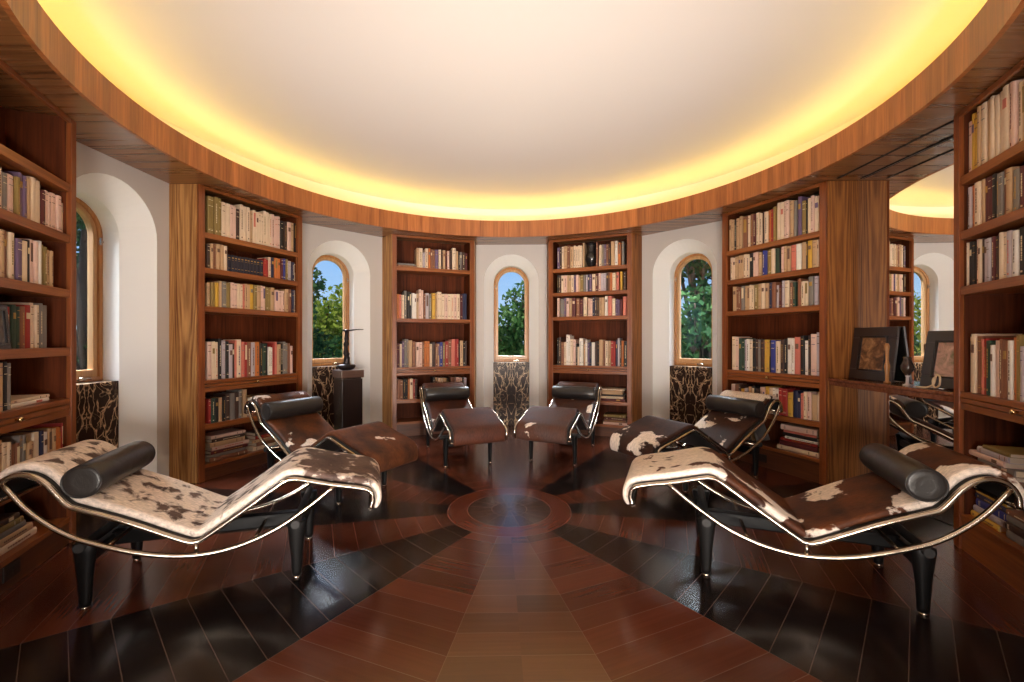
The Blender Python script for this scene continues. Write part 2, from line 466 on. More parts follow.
def arch_wall(side, ang, hw_l, hw_r, with_window=True, k=1):
    F = frame(ang, WD)
    mb = MB(); H = Z_SOF+.02
    mb.add([(-hw_l, 0, 0), (-OPW, 0, 0), (-OPW, 0, H), (-hw_l, 0, H)], [(0, 1, 2, 3)])
    mb.add([(OPW, 0, 0), (hw_r, 0, 0), (hw_r, 0, H), (OPW, 0, H)], [(0, 1, 2, 3)])
    o = outline(OPW, 0)[1:-1]
    for (x0, z0), (x1, z1) in zip(o, o[1:]):
        mb.add([(x0, 0, z0), (x1, 0, z1), (x1, 0, H), (x0, 0, H)], [(0, 1, 2, 3)])
    A, B = outline(OPW, 0), outline(INW, 0)                      # splayed sides of the niche
    for i in range(len(A)-1):
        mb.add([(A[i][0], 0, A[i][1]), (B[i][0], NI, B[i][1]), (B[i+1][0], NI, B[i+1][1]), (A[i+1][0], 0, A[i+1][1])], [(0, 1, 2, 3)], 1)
    C = outline(INW, 0); D2 = NI+.19                              # deep jamb around the window
    for i in range(len(C)-1):
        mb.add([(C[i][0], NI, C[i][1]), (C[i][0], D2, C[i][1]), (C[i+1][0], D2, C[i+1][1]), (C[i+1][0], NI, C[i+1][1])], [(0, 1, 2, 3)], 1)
    # outside skin so that no light gets round the jamb
    G = outline(INW+.6, -.1)
    E_ = outline(INW, -.1)
    for i in range(len(G)-1):
        mb.add([(E_[i][0], D2, E_[i][1]), (G[i][0], D2, G[i][1]), (G[i+1][0], D2, G[i+1][1]), (E_[i+1][0], D2, E_[i+1][1])], [(0, 1, 2, 3)])
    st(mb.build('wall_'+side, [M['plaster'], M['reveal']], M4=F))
    # marble below the window
    mp = MB(); mp.box(-INW, INW, NI+.002, NI+.19, 0, SILL)
    ob = st(mp.build('trim_%d' % (10+k), M['marble'], M4=F, bevel=.004))
    ob['label'] = 'black marble panel with gold veins below window %d' % k
    # window
    W_ = empty('window_%d' % k, F, kind='structure')
    def ring(name, wo, wi, y0, y1, z0o, z0i, mat, bevel=.006):
        mb = MB()
        o = outline(wo, z0o); i_ = outline(wi, z0i); 
        # arch radius follows the width: keep the ring an even width round the top
        n = len(o)
        vs = [(a, y0, b) for a, b in o]+[(a, y0, b) for a, b in i_]+[(a, y1, b) for a, b in o]+[(a, y1, b) for a, b in i_]
        fs = []
        for j in range(n):
            q = (j+1) % n
            fs += [(j, q, n+q, n+j), (2*n+q, 2*n+j, 3*n+j, 3*n+q), (q, j, 2*n+j, 2*n+q), (n+j, n+q, 3*n+q, 3*n+j)]
        mb.add(vs, fs)
        return mb.build(name, mat, W_, bevel=bevel)
    y = NI+HC*.105
    ring('window_frame', INW-.001, INW-.032, y, y+.09, SILL+.001, SILL+.034, M['window_wood'])
    ring('sash', INW-.030, INW-.066, y+.018, y+.07, SILL+.036, SILL+.096, M['sash_wood'])
    g = MB(); p = outline(INW-.064, SILL+.094)
    g.prism(p, y+.042, y+.048, axis='y'); g.build('pane', M['glass'], W_)
    c = MB(); c.box(.03, .12, y-.012, y+.004, SILL+.016, SILL+.03); c.tube([(.05, y-.01, SILL+.02), (.05, y-.03, SILL+.035), (.13, y-.035, SILL+.03)], .006, 8)
    c.build('crank_handle', M['chrome'], W_)
    sx = -1 if ang > 0 else 1
    l = MB(); l.box(sx*(INW-.03)-.006, sx*(INW-.03)+.006, y-.012, y+.004, SPR-.07, SPR-.01); l.box(sx*(INW-.03)-.014, sx*(INW-.03)+.014, y-.02, y-.01, SPR-.05, SPR-.035)
    l.build('latch', M['chrome'], W_)

arch_wall('left', -88.9, .655, .655, k=1)
arch_wall('front_left', -43.9, .655, .655, k=2)
arch_wall('front', 1.25, .64, .64, k=3)
arch_wall('front_right', 46.1, .655, .655, k=4)

def flat_wall(side, ang, x0, x1, dist=WD, mat='plaster', z1=None):
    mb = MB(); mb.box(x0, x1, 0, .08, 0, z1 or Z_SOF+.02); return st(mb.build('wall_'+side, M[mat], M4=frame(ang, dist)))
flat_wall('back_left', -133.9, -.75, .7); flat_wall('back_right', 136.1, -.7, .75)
# unseen hall assumed behind the open doorway, holding the fill lights
mb = MB(); mb.box(-2.2, 2.2, -7.2, -1.9, -.13, -.005); st(mb.build('floor_hall', M['teak_shelf']))
mb = MB(); mb.box(-2.2, 2.2, -7.2, -2.9, 2.75, 2.85); st(mb.build('ceiling_hall', M['ceiling']))
for nm, b in (('hall_left', (-2.3, -2.2, -7.2, -2.2)), ('hall_right', (2.2, 2.3, -7.2, -2.2)), ('hall_back', (-2.2, 2.2, -7.3, -7.2))):
    mb = MB(); mb.box(*b, 0, 2.8); st(mb.build('wall_'+nm, M['teak_back']))

# recess with the mirror, right
FR = frame(91.1, 0)             # local: x to the right when facing it (towards the camera), y outward
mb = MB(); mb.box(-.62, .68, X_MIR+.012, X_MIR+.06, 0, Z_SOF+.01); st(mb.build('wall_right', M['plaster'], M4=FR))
mb = MB(); mb.box(-.51, .575, HC*2.218, HC*2.232, Z_SOF-.004, Z_SOF+.002); st(mb.build('trim_20', M['gap'], M4=FR))  # black strip standing in for the shade of an open soffit groove
mb = MB(); mb.box(-.51, .575, X_MIR-.016, X_MIR-.002, Z_SOF-.004, Z_SOF+.002); st(mb.build('trim_21', M['gap'], M4=FR))  # second black strip, painted-in groove shade along the top of the mirror
mm = MB(); mm.box(-.556, .498, X_MIR, X_MIR+.008, .004, Z_SOF-.006)
mi = mm.build('mirror', M['mirror'], M4=FR)
tag(mi, 'tall frameless mirror at the back of the wooden recess between two bookcases', 'mirror')
ct = empty('counter', FR, 'wooden counter shelf across the mirror recess carrying picture frames', 'counter')
zc = HC*.742
mb = MB(); mb.box(-.556, .498, HC*2.205, X_MIR-.002, zc-.035, zc); mb.build('counter_top', M['counter'], ct, bevel=.004)
mb = MB(); mb.box(-.556, .498, HC*2.185, HC*2.205, zc-.022, zc+.003); mb.box(-.556, .498, HC*2.192, HC*2.205, zc-.06, zc-.022); mb.build('edge_moulding', M['counter'], ct, bevel=.006)

# ================================================================ OUTSIDE
mb = MB(); mb.add([(-60, -60, -3.2), (60, -60, -3.2), (60, 60, -3.2), (-60, 60, -3.2)], [(0, 1, 2, 3)])
st(mb.build('ground', plain('meadow', lin(70, 92, 40), .9, noise=.3, scale=.6)))

def leaf_mat(name, c1, c2, c3):
    t = NT(name); g = t.n('ShaderNodeNewGeometry')
    c = t.ramp(g.outputs['Random Per Island'], [(0, c1), (.5, c2), (1, c3)])
    d = t.n('ShaderNodeBsdfDiffuse'); t.put(d.inputs[0], c)
    tr = t.n('ShaderNodeBsdfTranslucent'); t.put(tr.inputs[0], c)
    mx = t.n('ShaderNodeMixShader'); mx.inputs[0].default_value = .35
    t.t.links.new(d.outputs[0], mx.inputs[1]); t.t.links.new(tr.outputs[0], mx.inputs[2]); t.t.links.new(mx.outputs[0], t.out.inputs[0])
    return t.m
M['leaf_mid'] = leaf_mat('mid_green_leaves', lin(46, 78, 40), lin(78, 112, 62), lin(110, 140, 84))
M['leaf_dark'] = leaf_mat('dark_green_leaves', lin(28, 48, 34), lin(48, 76, 48), lin(74, 102, 62))
M['leaf_yellow'] = leaf_mat('yellow_green_leaves', lin(90, 112, 36), lin(134, 150, 58), lin(166, 172, 84))
M['bark'] = plain('bark', lin(62, 48, 38), .9, noise=.3, scale=12, bump=.4)

def tree(loc, crown, nleaf, leaf, mat, label, blobs, seed, trunk=.16):
    rnd = random.Random(seed)
    t = empty('tree', T(*loc), label, 'tree', 'trees outside the windows')
    mb = MB(); fo = MB()
    top = max(b[2] for b in blobs)
    mb.tube(catmull([(0, 0, 0), (.08, .05, top*.35), (-.05, 0, top*.7), (.05, 0, top)], 5), lambda q: trunk*(1-.8*q)+.015, 8)
    for (bx, by, bz, br) in blobs:
        h = max(.4, bz*.55)
        mb.tube(catmull([(0, 0, h), (bx*.5, by*.5, (h+bz)*.5+.1), (bx, by, bz), (bx*1.15, by*1.15, bz+br*.5)], 4), lambda q: trunk*.35*(1-.8*q)+.006, 5)
    mb.build('trunk', M['bark'], t)
    wsum = sum(b[3]**2 for b in blobs)
    for (bx, by, bz, br) in blobs:
        for _ in range(int(nleaf*br*br/wsum)):
            d = Vector((rnd.gauss(0, 1), rnd.gauss(0, 1), rnd.gauss(0, 1))).normalized()*(br*rnd.random()**.4)
            c = Vector((bx, by, bz))+d
            a = Vector((rnd.gauss(0, 1), rnd.gauss(0, 1), rnd.gauss(0, 1))).normalized()
            b = a.orthogonal().normalized(); b.rotate(Matrix.Rotation(rnd.random()*6.3, 3, a))
            e = a.cross(b); s_ = leaf*(.6+.8*rnd.random())
            fo.add([tuple(c-b*s_), tuple(c+e*s_*.45), tuple(c+b*s_), tuple(c-e*s_*.45)], [(0, 1, 2, 3)])
    fo.build('foliage', M[mat], t)
def blobs(seed, n, rx, rz, z, br):
    r = random.Random(seed); out = []
    for i in range(n):
        a = r.random()*6.28; q = sqrt(r.random())
        out.append((rx*q*cos(a), rx*q*sin(a), z+rz*(r.random()*2-1), br*(.7+.6*r.random())))
    return out
G = -3.2
tree((0.75, 10.5, G), 0, 7000, .10, 'leaf_mid', 'mid green tree filling the centre window', blobs(1, 14, 1.5, 1.3, 4.3, .75), 11)
tree((-.9, 15., G), 0, 6000, .12, 'leaf_dark', 'lower dark tree behind the one in the centre window', blobs(2, 12, 2.2, 1.0, 3.6, .9), 12)
tree((-4.9, 6.9, G), 0, 4200, .085, 'leaf_dark', 'dark branchy tree on the left in the window with the pedestal', blobs(3, 10, .75, 1.3, 4.6, .5), 13)
tree((-7.2, 13.6, G), 0, 9000, .11, 'leaf_yellow', 'yellow green bushy tree low in the window with the pedestal', blobs(4, 18, 2.6, 1.2, 4.6, .95), 14)
tree((-4.1, 9.9, G), 0, 6000, .1, 'leaf_mid', 'mid green bush low in the window with the pedestal', blobs(5, 12, 1.2, .8, 3.2, .8), 15)
tree((4.3, 6.2, G), 0, 9000, .085, 'leaf_dark', 'tall dark tree filling the window between the two right bookcases', blobs(6, 26, 1.7, 2.4, 5.0, .62), 16)
tree((6.2, 10.5, G), 0, 8000, .12, 'leaf_mid', 'green tree behind the dark one in the right window', blobs(7, 14, 2.4, 1.4, 3.4, 1.0), 17)
tree((-7.9, 4.9, G), 0, 12000, .1, 'leaf_dark', 'tall dark tree outside the window at the left edge', blobs(8, 30, 2.2, 2.6, 4.8, .7), 18)

# ================================================================ BOOKCASES
BCA = {'B1': (-111.4, 11.4), 'B2': (-66.6, 11.4), 'B3': (-20.75, 11.4), 'B4': (23.4, 11.4), 'B5': (68.45, 11.05), 'B6': (112.9, 11.4)}
SH = {'B1': [.772, .52, .25, -.035, -.285, -.61, -.87], 'B2': [.772, .52, .245, None, -.285, -.60, -.885], 'B3': [.77, None, .23, None, -.28, -.615, -.85],
      'B4': [.78, .52, .258, None, -.268, -.632, -.879], 'B5': [.767, .516, .25, None, -.25, -.57, -.83], 'B6': [.785, .522, .258, None, -.245, -.58, -.83]}
BCL = {'B1': 'bookcase at the left edge', 'B2': 'bookcase left of the pedestal', 'B3': 'bookcase between pedestal and centre window',
       'B4': 'bookcase right of the centre window', 'B5': 'bookcase left of the mirror', 'B6': 'bookcase at the right edge'}
BCLAB = {'B1': 'built-in teak bookcase at the left edge of the photo',
         'B2': 'built-in teak bookcase with pale figured side panel left of the pedestal window',
         'B3': 'built-in teak bookcase with gappy shelves between pedestal and centre window',
         'B4': 'built-in teak bookcase with a black vase on its top shelf',
         'B5': 'built-in teak bookcase next to the mirror recess, left of it',
         'B6': 'built-in teak bookcase right of the mirror recess at the right edge'}
RB = 2.22*HC
STW = .055
FRB = {}; HWB = {}
for bn, (a, h) in BCA.items():
    F = frame(a, RB*cos(radians(h))); FRB[bn] = F; hw = RB*sin(radians(h)); HWB[bn] = hw
    e = empty('bookcase', F, BCLAB[bn], 'bookcase', 'built-in bookcases')
    iw = hw-STW; top = Z_SOF-.002
    dep = .30
    for s in (-1, 1):
        # stile and wedge-shaped cheek whose outer face runs square to the neighbouring wall
        d2 = .32
        pl = [(s*iw, .022), (s*(hw+.414*.022), .022), (s*(hw+.414*d2), d2), (s*iw, d2)]
        if s < 0: pl.reverse()
        mb = MB(); mb.prism(pl, 0, top); mb.build('side_panel', M['teak_pale' if bn in ('B2', 'B3') else 'teak_side'], e)
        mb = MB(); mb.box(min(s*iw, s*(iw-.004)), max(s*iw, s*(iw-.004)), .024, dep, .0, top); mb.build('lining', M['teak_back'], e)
        mb = MB(); mb.box(min(s*iw, s*hw), max(s*iw, s*hw), 0, .022, 0, top); mb.build('stile', M['teak'], e, bevel=.002)
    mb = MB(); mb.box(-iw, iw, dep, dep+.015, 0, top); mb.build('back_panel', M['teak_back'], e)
    mb = MB(); mb.box(-iw, iw, 0, .02, top-.03, top); mb.build('top_rail', M['teak_shelf'], e, bevel=.002)
    for i, hgt in enumerate(SH[bn]):
        if hgt is None: continue
        z = HC+hgt*HC
        if i == 6:
            mb = MB(); mb.box(-iw, iw, .004, dep, z-.03, z); mb.build('shelf', M['teak_shelf'], e, bevel=.003)
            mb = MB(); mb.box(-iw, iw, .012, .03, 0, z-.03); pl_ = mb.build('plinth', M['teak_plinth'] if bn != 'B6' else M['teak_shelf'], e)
            if bn in ('B1', 'B5'):
                ou = MB(); x = {'B1': -.02, 'B5': -.08}[bn]; ou.box(x-.06, x+.06, .004, .012, .05, .125); ou.box(x-.035, x-.005, .002, .004, .07, .105); ou.box(x+.005, x+.035, .002, .004, .07, .105)
                ou.build('power_outlet', M['outlet'], pl_, bevel=.002)
        elif i == 4:
            mb = MB(); mb.box(-iw, iw, .006, dep, z-.032, z); mb.build('shelf', M['teak_shelf'], e, bevel=.003)
            mb = MB(); mb.box(-iw+.004, iw-.004, .003, .26, z-.062, z-.036); mb.box(-iw, iw, .008, dep, z-.106, z-.066)
            tr = mb.build('pull_out_tray', M['teak_shelf'], e, bevel=.003)
            kb = MB(); kb.loft([[(r*cos(2*pi*j/14), y, z-.049+r*sin(2*pi*j/14)) for j in range(14)] for y, r in ((.004, .006), (-.008, .006), (-.012, .013), (-.020, .014), (-.026, .008))])
            kb.build('knob', M['brass'], tr)
        else:
            mb = MB(); mb.box(-iw, iw, .006, dep, z-.05, z); mb.build('shelf', M['teak_shelf'], e, bevel=.003)

# ================================================================ BOOKS
PAL = {'C': (224, 200, 172), 'W': (232, 224, 214), 'P': (222, 186, 170), 'Y': (206, 160, 58), 'O': (196, 112, 52), 'R': (160, 44, 38), 'M': (88, 32, 34),
       'K': (32, 27, 27), 'D': (70, 48, 40), 'B': (136, 88, 64), 'T': (192, 156, 118), 'G': (128, 120, 114), 'N': (38, 40, 70), 'U': (52, 58, 136),
       'V': (108, 86, 116), 'E': (44, 66, 52), 'A': (142, 118, 66), 'S': (206, 116, 98), 'L': (184, 172, 178), 'X': (34, 30, 46)}
CNAME = {'C': 'cream', 'W': 'white', 'P': 'pale pink', 'Y': 'yellow', 'O': 'orange', 'R': 'red', 'M': 'maroon', 'K': 'black', 'D': 'dark brown', 'B': 'brown', 'T': 'tan',
         'G': 'grey', 'N': 'navy', 'U': 'blue', 'V': 'violet', 'E': 'dark green', 'A': 'olive', 'S': 'salmon', 'L': 'pale grey', 'X': 'black'}
BM = {}
for k, c in PAL.items(): BM[k] = plain('book_cloth_'+CNAME[k].replace(' ', '_')+('_set' if k == 'X' else ''), lin(*c), .55, noise=.14, scale=26)
LIGHT = 'CWPYTLSO'
ORD = ['first', 'second', 'third', 'fourth', 'fifth', 'sixth', 'seventh', 'eighth', 'ninth', 'tenth', 'eleventh', 'twelfth', 'thirteenth', 'fourteenth', 'fifteenth', 'sixteenth',
       'seventeenth', 'eighteenth', 'nineteenth', 'twentieth']
def ordi(i): return ORD[i-1] if i <= 20 else ('twenty-'+ORD[i-21] if i < 30 else ('thirtieth' if i == 30 else 'thirty-'+ORD[i-31]))
SNAME = {'B1': ['', 'top', 'second', 'third', 'tray', 'lower', 'bottom'], 'B2': ['top', 'second', 'third', '', 'tray', 'lower', 'bottom'], 'B3': ['top', '', 'second', '', 'tray', 'lower', 'bottom'],
         'B4': ['top', 'second', 'third', '', 'tray', 'lower', 'bottom'], 'B5': ['top', 'second', 'third', '', 'tray', 'lower', 'bottom'], 'B6': ['top', 'second', 'third', '', 'tray', 'lower', 'bottom']}
BOOKS = [
('B2',0,'-448,55,343,A -389,63,348,A -317,76,324,C -240,56,319,P -183,38,299,D -142,97,354,C -42,28,317,T -12,61,335,C 49,51,324,C 101,93,355,C 196,107,350,P 310,34,311,K 348,32,309,D 386,46,315,P 434,40,321,T 478,16,324,K'),
('B2',1,'-451,28,220,D -421,24,232,T -394,22,237,B -367,65,241,T -300,33,236,C -261,30,160,X -230,30,161,X -199,31,161,X -168,31,161,X -136,32,161,X -104,32,162,X -71,33,162,X -38,33,162,X -5,34,162,X 30,34,162,X 64,35,162,X 103,57,187,R 163,30,213,C 196,34,214,N 231,70,217,O 304,29,220,M 333,33,225,U 369,26,225,A 398,42,212,L 443,35,206,N 479,14,192,C'),
('B2',2,'-451,28,215,T -421,35,219,A -381,32,224,Y -345,24,244,T -319,44,243,G -272,37,237,A -233,63,244,P -169,53,240,C -114,16,241,S -97,54,248,T -43,39,248,Y 0,32,247,A 32,44,248,T 77,52,251,P 133,56,240,A 192,45,246,T 242,109,224,P 358,44,246,T 406,30,250,B 444,26,248,N 473,20,245,G'),
('B2',4,'-447,36,344,P -410,58,347,C -349,26,373,K -319,34,358,L -283,27,349,K -254,35,320,L -219,23,329,D -195,20,358,S -175,44,366,C -127,29,344,S -97,26,338,R -71,39,338,B -28,38,338,L 16,45,343,O 66,28,327,K 97,32,322,E 131,21,327,K 158,50,290,W 210,25,327,R 236,24,343,S 263,41,315,T 306,29,326,K 339,54,342,G 395,23,325,B 421,30,297,P'),
('B2',5,'-441,21,219,R -417,33,222,E -383,32,218,K -345,31,220,T -311,28,223,K -280,39,246,D -238,40,248,G -195,38,251,D -155,33,275,G -110,38,270,T'),
('B3',0,'-234,32,262,T -201,48,263,C -150,30,210,L -118,38,265,C -79,29,268,O -47,24,258,B -23,35,254,B 15,45,258,V 62,34,263,C 98,22,263,D 122,34,259,T 159,22,256,M 181,30,252,P 213,34,248,D 251,49,297,C 303,31,261,T 336,22,245,K 359,24,252,G 389,40,249,D 433,29,240,M'),
('B3',2,'-488,31,317,O -456,26,313,S -428,33,309,C -394,32,364,G -354,55,355,K -293,59,338,W -232,25,332,T -204,62,389,P -139,26,331,B -111,41,343,L -69,31,333,G -30,48,346,Y 20,26,342,T 47,54,366,C 102,40,340,C 144,42,342,P 187,41,343,C 229,41,345,C 271,41,347,P 314,42,348,C 360,35,339,M 399,57,357,N'),
('B3',4,'-488,37,310,M -449,26,303,C -421,27,337,V -392,51,369,G -338,47,353,T -288,41,337,B -243,41,326,P -201,43,326,P -156,22,326,B -131,71,342,O -57,30,304,C -25,42,331,D 20,31,304,B 51,20,301,T 75,43,326,U 120,29,326,A 152,43,337,R 197,40,359,B 240,48,370,S 289,51,370,R 343,14,348,K 360,42,348,T 404,26,336,K 431,26,348,D'),
('B3',5,'-484,73,264,B -405,57,267,K -345,25,260,O -319,40,265,C -276,20,258,R -254,32,257,D -17,30,273,K 15,27,272,T 48,72,265,C 120,54,263,T 177,22,256,K 229,55,271,B 297,93,269,P 392,22,255,K 415,37,254,L'),
('B4',0,'-443,36,298,V -405,25,300,D -377,28,303,C -347,44,310,T -301,36,312,B -260,45,292,T -211,59,303,C -152,58,301,C -84,21,330,T 90,24,325,B 127,35,280,C 165,30,287,G 198,23,284,V 223,28,287,B 252,25,289,D 283,48,316,T 336,35,317,W 374,36,293,O 420,31,304,G'),
('B4',1,'-443,25,241,K -417,26,239,D -385,33,237,C -351,48,235,P -303,54,237,T -247,35,234,C -209,25,232,V -182,35,235,P -147,26,207,T -119,40,226,A -76,27,224,G -47,26,227,L -19,19,231,N 2,29,230,V 37,43,232,C 83,36,235,M 121,34,238,P 155,65,234,L 223,28,242,D 253,18,240,B 273,26,238,O 301,45,226,C 353,33,238,S 402,28,240,Y 442,32,233,D'),
('B4',2,'-443,33,256,P -396,49,238,G -346,27,258,V -317,41,257,P -274,36,244,T -233,48,253,M -179,48,241,B -129,45,233,M -78,47,257,C -15,57,239,P 44,29,258,N 75,54,251,D 131,69,243,T 206,35,262,W 246,50,260,S 299,42,222,C 343,52,215,V 398,27,214,M 435,44,242,S'),
('B4',4,'-443,20,367,K -421,31,378,D -385,38,314,B -346,30,314,C -314,54,414,W -259,37,351,C -222,37,346,P -179,16,293,K -161,24,251,C -134,51,366,W -78,26,288,T -52,26,345,W -24,24,304,V 2,24,314,N 28,45,309,W 76,28,325,D 106,24,314,K 131,49,345,T 185,20,335,B 209,40,330,C 251,30,325,T 283,58,330,R 346,20,345,N 369,27,365,L 398,17,335,D 417,27,330,O 448,41,325,K'),
('B5',0,'-470,51,341,T -415,22,325,K -390,35,333,T -349,30,344,T -309,50,325,B -253,27,329,C -224,32,336,B -189,28,317,M -158,30,328,C -125,31,314,C -89,22,320,D -65,41,311,C -22,24,316,O 3,20,320,R 26,29,337,A 60,31,366,C 95,35,359,C 131,51,361,P 189,34,346,T 225,26,336,G 263,34,360,V 302,36,311,A 340,11,308,K 352,27,320,C 380,25,335,P 407,41,319,C'),
('B5',1,'-461,59,244,C -400,32,242,T -365,58,249,T -306,70,253,C -233,35,248,K -192,59,248,P -131,33,239,T -92,52,250,U -38,43,250,A 8,36,247,C 46,44,243,E 92,11,238,K 105,30,248,P 136,61,248,T 199,46,244,S 248,45,244,W 297,41,249,T 339,13,248,D 355,37,251,Y 394,42,246,T 437,11,245,C'),
('B5',2,'-436,44,261,T -386,55,254,B -325,36,254,G -286,51,254,T -233,50,258,C -181,48,252,A -131,31,257,T -98,36,257,C -59,35,253,T -19,24,253,N 8,40,254,B 60,22,219,L 84,28,216,M 115,25,256,L 142,42,251,C 186,32,227,B 220,27,228,E 260,31,255,B 293,62,226,C 358,42,260,G 405,39,258,L'),
('B5',4,'-442,50,354,C -392,34,348,P -355,66,337,E -286,21,321,L -264,35,327,W -229,34,311,C -192,31,326,K -159,26,321,D -132,24,321,G -105,40,316,D -62,50,321,Y -9,9,316,K 2,47,316,U 51,44,306,C 97,33,321,D 132,33,330,K 170,62,335,W 237,47,344,S 288,32,357,K 325,30,311,W 356,18,352,D 379,50,370,P 429,30,383,L'),
('B5',5,'-453,48,246,P -398,41,245,B -355,24,243,D -325,36,210,Y -286,39,219,L -241,35,239,T -204,38,248,K -164,43,227,D -116,55,248,P -58,40,258,Y -15,34,252,C 20,60,252,W 83,37,257,R 121,47,252,R 170,46,224,Y 218,43,248,N 262,29,224,N 293,23,232,S 318,30,249,C 348,35,248,P 385,46,230,T 433,30,253,C'),
('B6',0,'-493,39,315,P -454,63,346,Y -391,29,358,T -361,42,360,C -319,35,360,T -284,96,359,C -187,47,359,C -139,54,359,P -75,31,323,C -42,41,311,T 1,44,294,P'),
('B6',1,'-493,12,259,T -478,33,253,L -441,18,254,O -419,50,259,C -366,27,260,T -335,53,259,M -277,27,259,K -237,54,247,G -176,21,251,B -154,39,244,T -110,46,222,G -62,40,220,M -19,36,214,T'),
('B6',2,'-493,12,260,C -478,55,260,K -413,23,261,P -387,26,252,C -355,17,255,D -335,58,246,L -272,27,246,M -242,23,244,D -209,51,254,C -154,39,248,L -110,38,238,W -69,44,246,K -22,39,226,B'),
('B6',4,'-478,27,328,C -449,42,344,C -406,45,331,B -360,20,314,S -339,22,318,R -315,35,306,E -274,25,282,W -249,51,306,P -198,60,314,B -136,35,306,W -98,19,321,O -78,28,336,A -49,25,277,L -22,33,321,C'),
('B1',1,'-100,39,211,C -58,31,215,C -24,41,198,G 20,47,205,P 71,28,209,A 102,54,241,V 157,30,234,T 190,86,250,C 280,41,208,M 325,55,219,P 380,88,223,P 468,25,189,C'),
('B1',2,'-86,35,244,C -47,29,242,T -15,32,245,B 20,40,244,C 67,48,223,V 120,45,223,C 167,22,236,K 190,53,245,P 247,27,248,W 276,56,234,A 336,55,216,T'),
('B1',3,'0,94,226,R 100,56,233,E 158,39,229,B 200,50,240,R 251,62,255,C 318,80,258,G'),
('B1',4,'-86,26,245,B -58,39,244,T -18,32,248,K 16,25,240,G'),
('B1',5,'-96,36,264,B -58,39,263,T -18,59,244,C 45,55,224,B 105,51,256,G 161,58,205,T 224,44,248,C 273,30,248,N 305,39,232,W 350,62,246,T 420,54,242,O 477,17,257,R'),
]
# lying stacks: bookcase, shelf, centre along the shelf, bottom to top (length, thickness, colour, shift)
STACKS = [
 ('B2', 5, .125, [(.34, .035, 'B', .01), (.32, .03, 'T', .0), (.30, .045, 'C', -.02), (.33, .03, 'D', .0), (.32, .042, 'T', .01)]),
 ('B2', 6, -.25, [(.36, .035, 'B', .0), (.36, .028, 'G', -.02), (.35, .03, 'M', .01), (.36, .036, 'P', .03), (.33, .04, 'T', -.01), (.31, .028, 'D', .0), (.33, .03, 'P', .01)]),
 ('B2', 6, .16, [(.33, .04, 'C', .0), (.30, .035, 'B', .02), (.30, .03, 'T', -.02), (.28, .035, 'R', .01), (.26, .03, 'D', .0)]),
 ('B3', 0, -.36, [(.24, .028, 'B', .0), (.23, .024, 'G', .0)]),
 ('B4', 5, -.29, [(.33, .03, 'D', .0), (.30, .035, 'C', .02), (.32, .03, 'O', .01), (.27, .045, 'T', -.01)]),
 ('B4', 5, .29, [(.34, .03, 'M', .0), (.32, .028, 'C', -.01), (.31, .025, 'K', .0), (.30, .05, 'T', -.01), (.32, .022, 'C', .0)]),
 ('B4', 6, .33, [(.30, .03, 'P', .0), (.28, .032, 'B', .0), (.27, .03, 'M', .01), (.28, .035, 'A', .0)]),
 ('B5', 6, .27, [(.40, .04, 'C', -.01), (.35, .045, 'M', -.01), (.34, .026, 'R', -.01), (.30, .022, 'W', .02), (.31, .03, 'K', .0), (.30, .024, 'S', .0), (.33, .05, 'P', -.005)]),
 ('B6', 5, -.30, [(.36, .012, 'W', .02), (.30, .035, 'G', .02), (.30, .03, 'P', -.03), (.26, .035, 'L', .02), (.22, .02, 'A', .06)]),
 ('B6', 6, -.33, [(.24, .035, 'Y', -.02), (.26, .035, 'L', .0), (.27, .045, 'U', .02), (.27, .032, 'N', .02), (.25, .032, 'Y', .02), (.24, .02, 'W', .0)]),
 ('B6', 6, -.06, [(.20, .045, 'G', .0), (.20, .04, 'D', .0), (.21, .035, 'G', .0), (.2, .03, 'B', .0)]),
 ('B6', 6, .17, [(.20, .045, 'W', .0), (.21, .04, 'W', .01), (.19, .04, 'L', .0)]),
 ('B1', 4, .215, [(.36, .022, 'W', -.01), (.33, .018, 'C', .01)]),
 ('B1', 6, .06, [(.34, .04, 'C', .03), (.33, .04, 'T', .0), (.30, .035, 'G', -.04), (.28, .03, 'A', -.06), (.26, .03, 'D', -.08)]),
 ('B1', 6, -.34, [(.30, .04, 'D', .0), (.30, .04, 'G', .0), (.28, .03, 'B', .0)]),
]
def book_shape(w, d, h, rnd, set_=False):
    # cover (spine, boards, raised labels); local x = thickness, y = 0 at the spine, z = height
    c = MB(); t = .0028 if w > .02 else .002
    rd = min(.006, w*.2)
    out = [(0, d), (0, rd), (w*.12, rd*.35), (w*.32, 0), (w*.68, 0), (w*.88, rd*.35), (w, rd), (w, d)]
    inn = [(w-t, d), (w-t, rd+t), (t, rd+t), (t, d)]
    c.prism(list(reversed(out+inn)), 0, h)
    sty = 9 if set_ else rnd.random()
    x0, x1, yy = w*.2, w*.8, -.0006
    def lab(a, b, xa=x0, xb=x1): c.box(xa, xb, yy, .002, a*h, b*h, 1)
    if sty == 9: lab(.80, .86); lab(.2, .225); lab(.70, .715)
    elif sty < .16: lab(.68, .82)
    elif sty < .5: lab(.9, .915); lab(.74, .755); lab(.1, .115); lab(.14, .145)
    elif sty < .8 and w > .014:
        z = .32
        while z < .82:
            q = .02+.05*rnd.random(); lab(z, z+q, w*.4, w*.6); z += q+.012
        lab(.08, .12, w*.35, w*.65)
    elif sty < .84: lab(.5, .92)
    p = MB(); p.box(t*.9, w-t*.9, rd+t, d-.004, .004, h-.004)
    return c, p
LAB_L = plain('book_label_cream', lin(222, 204, 170), .6); LAB_D = plain('book_label_dark', lin(112, 82, 68), .6); LAB_G = plain('book_label_gold', lin(176, 136, 66), .45)
cp = cam.location
items = []
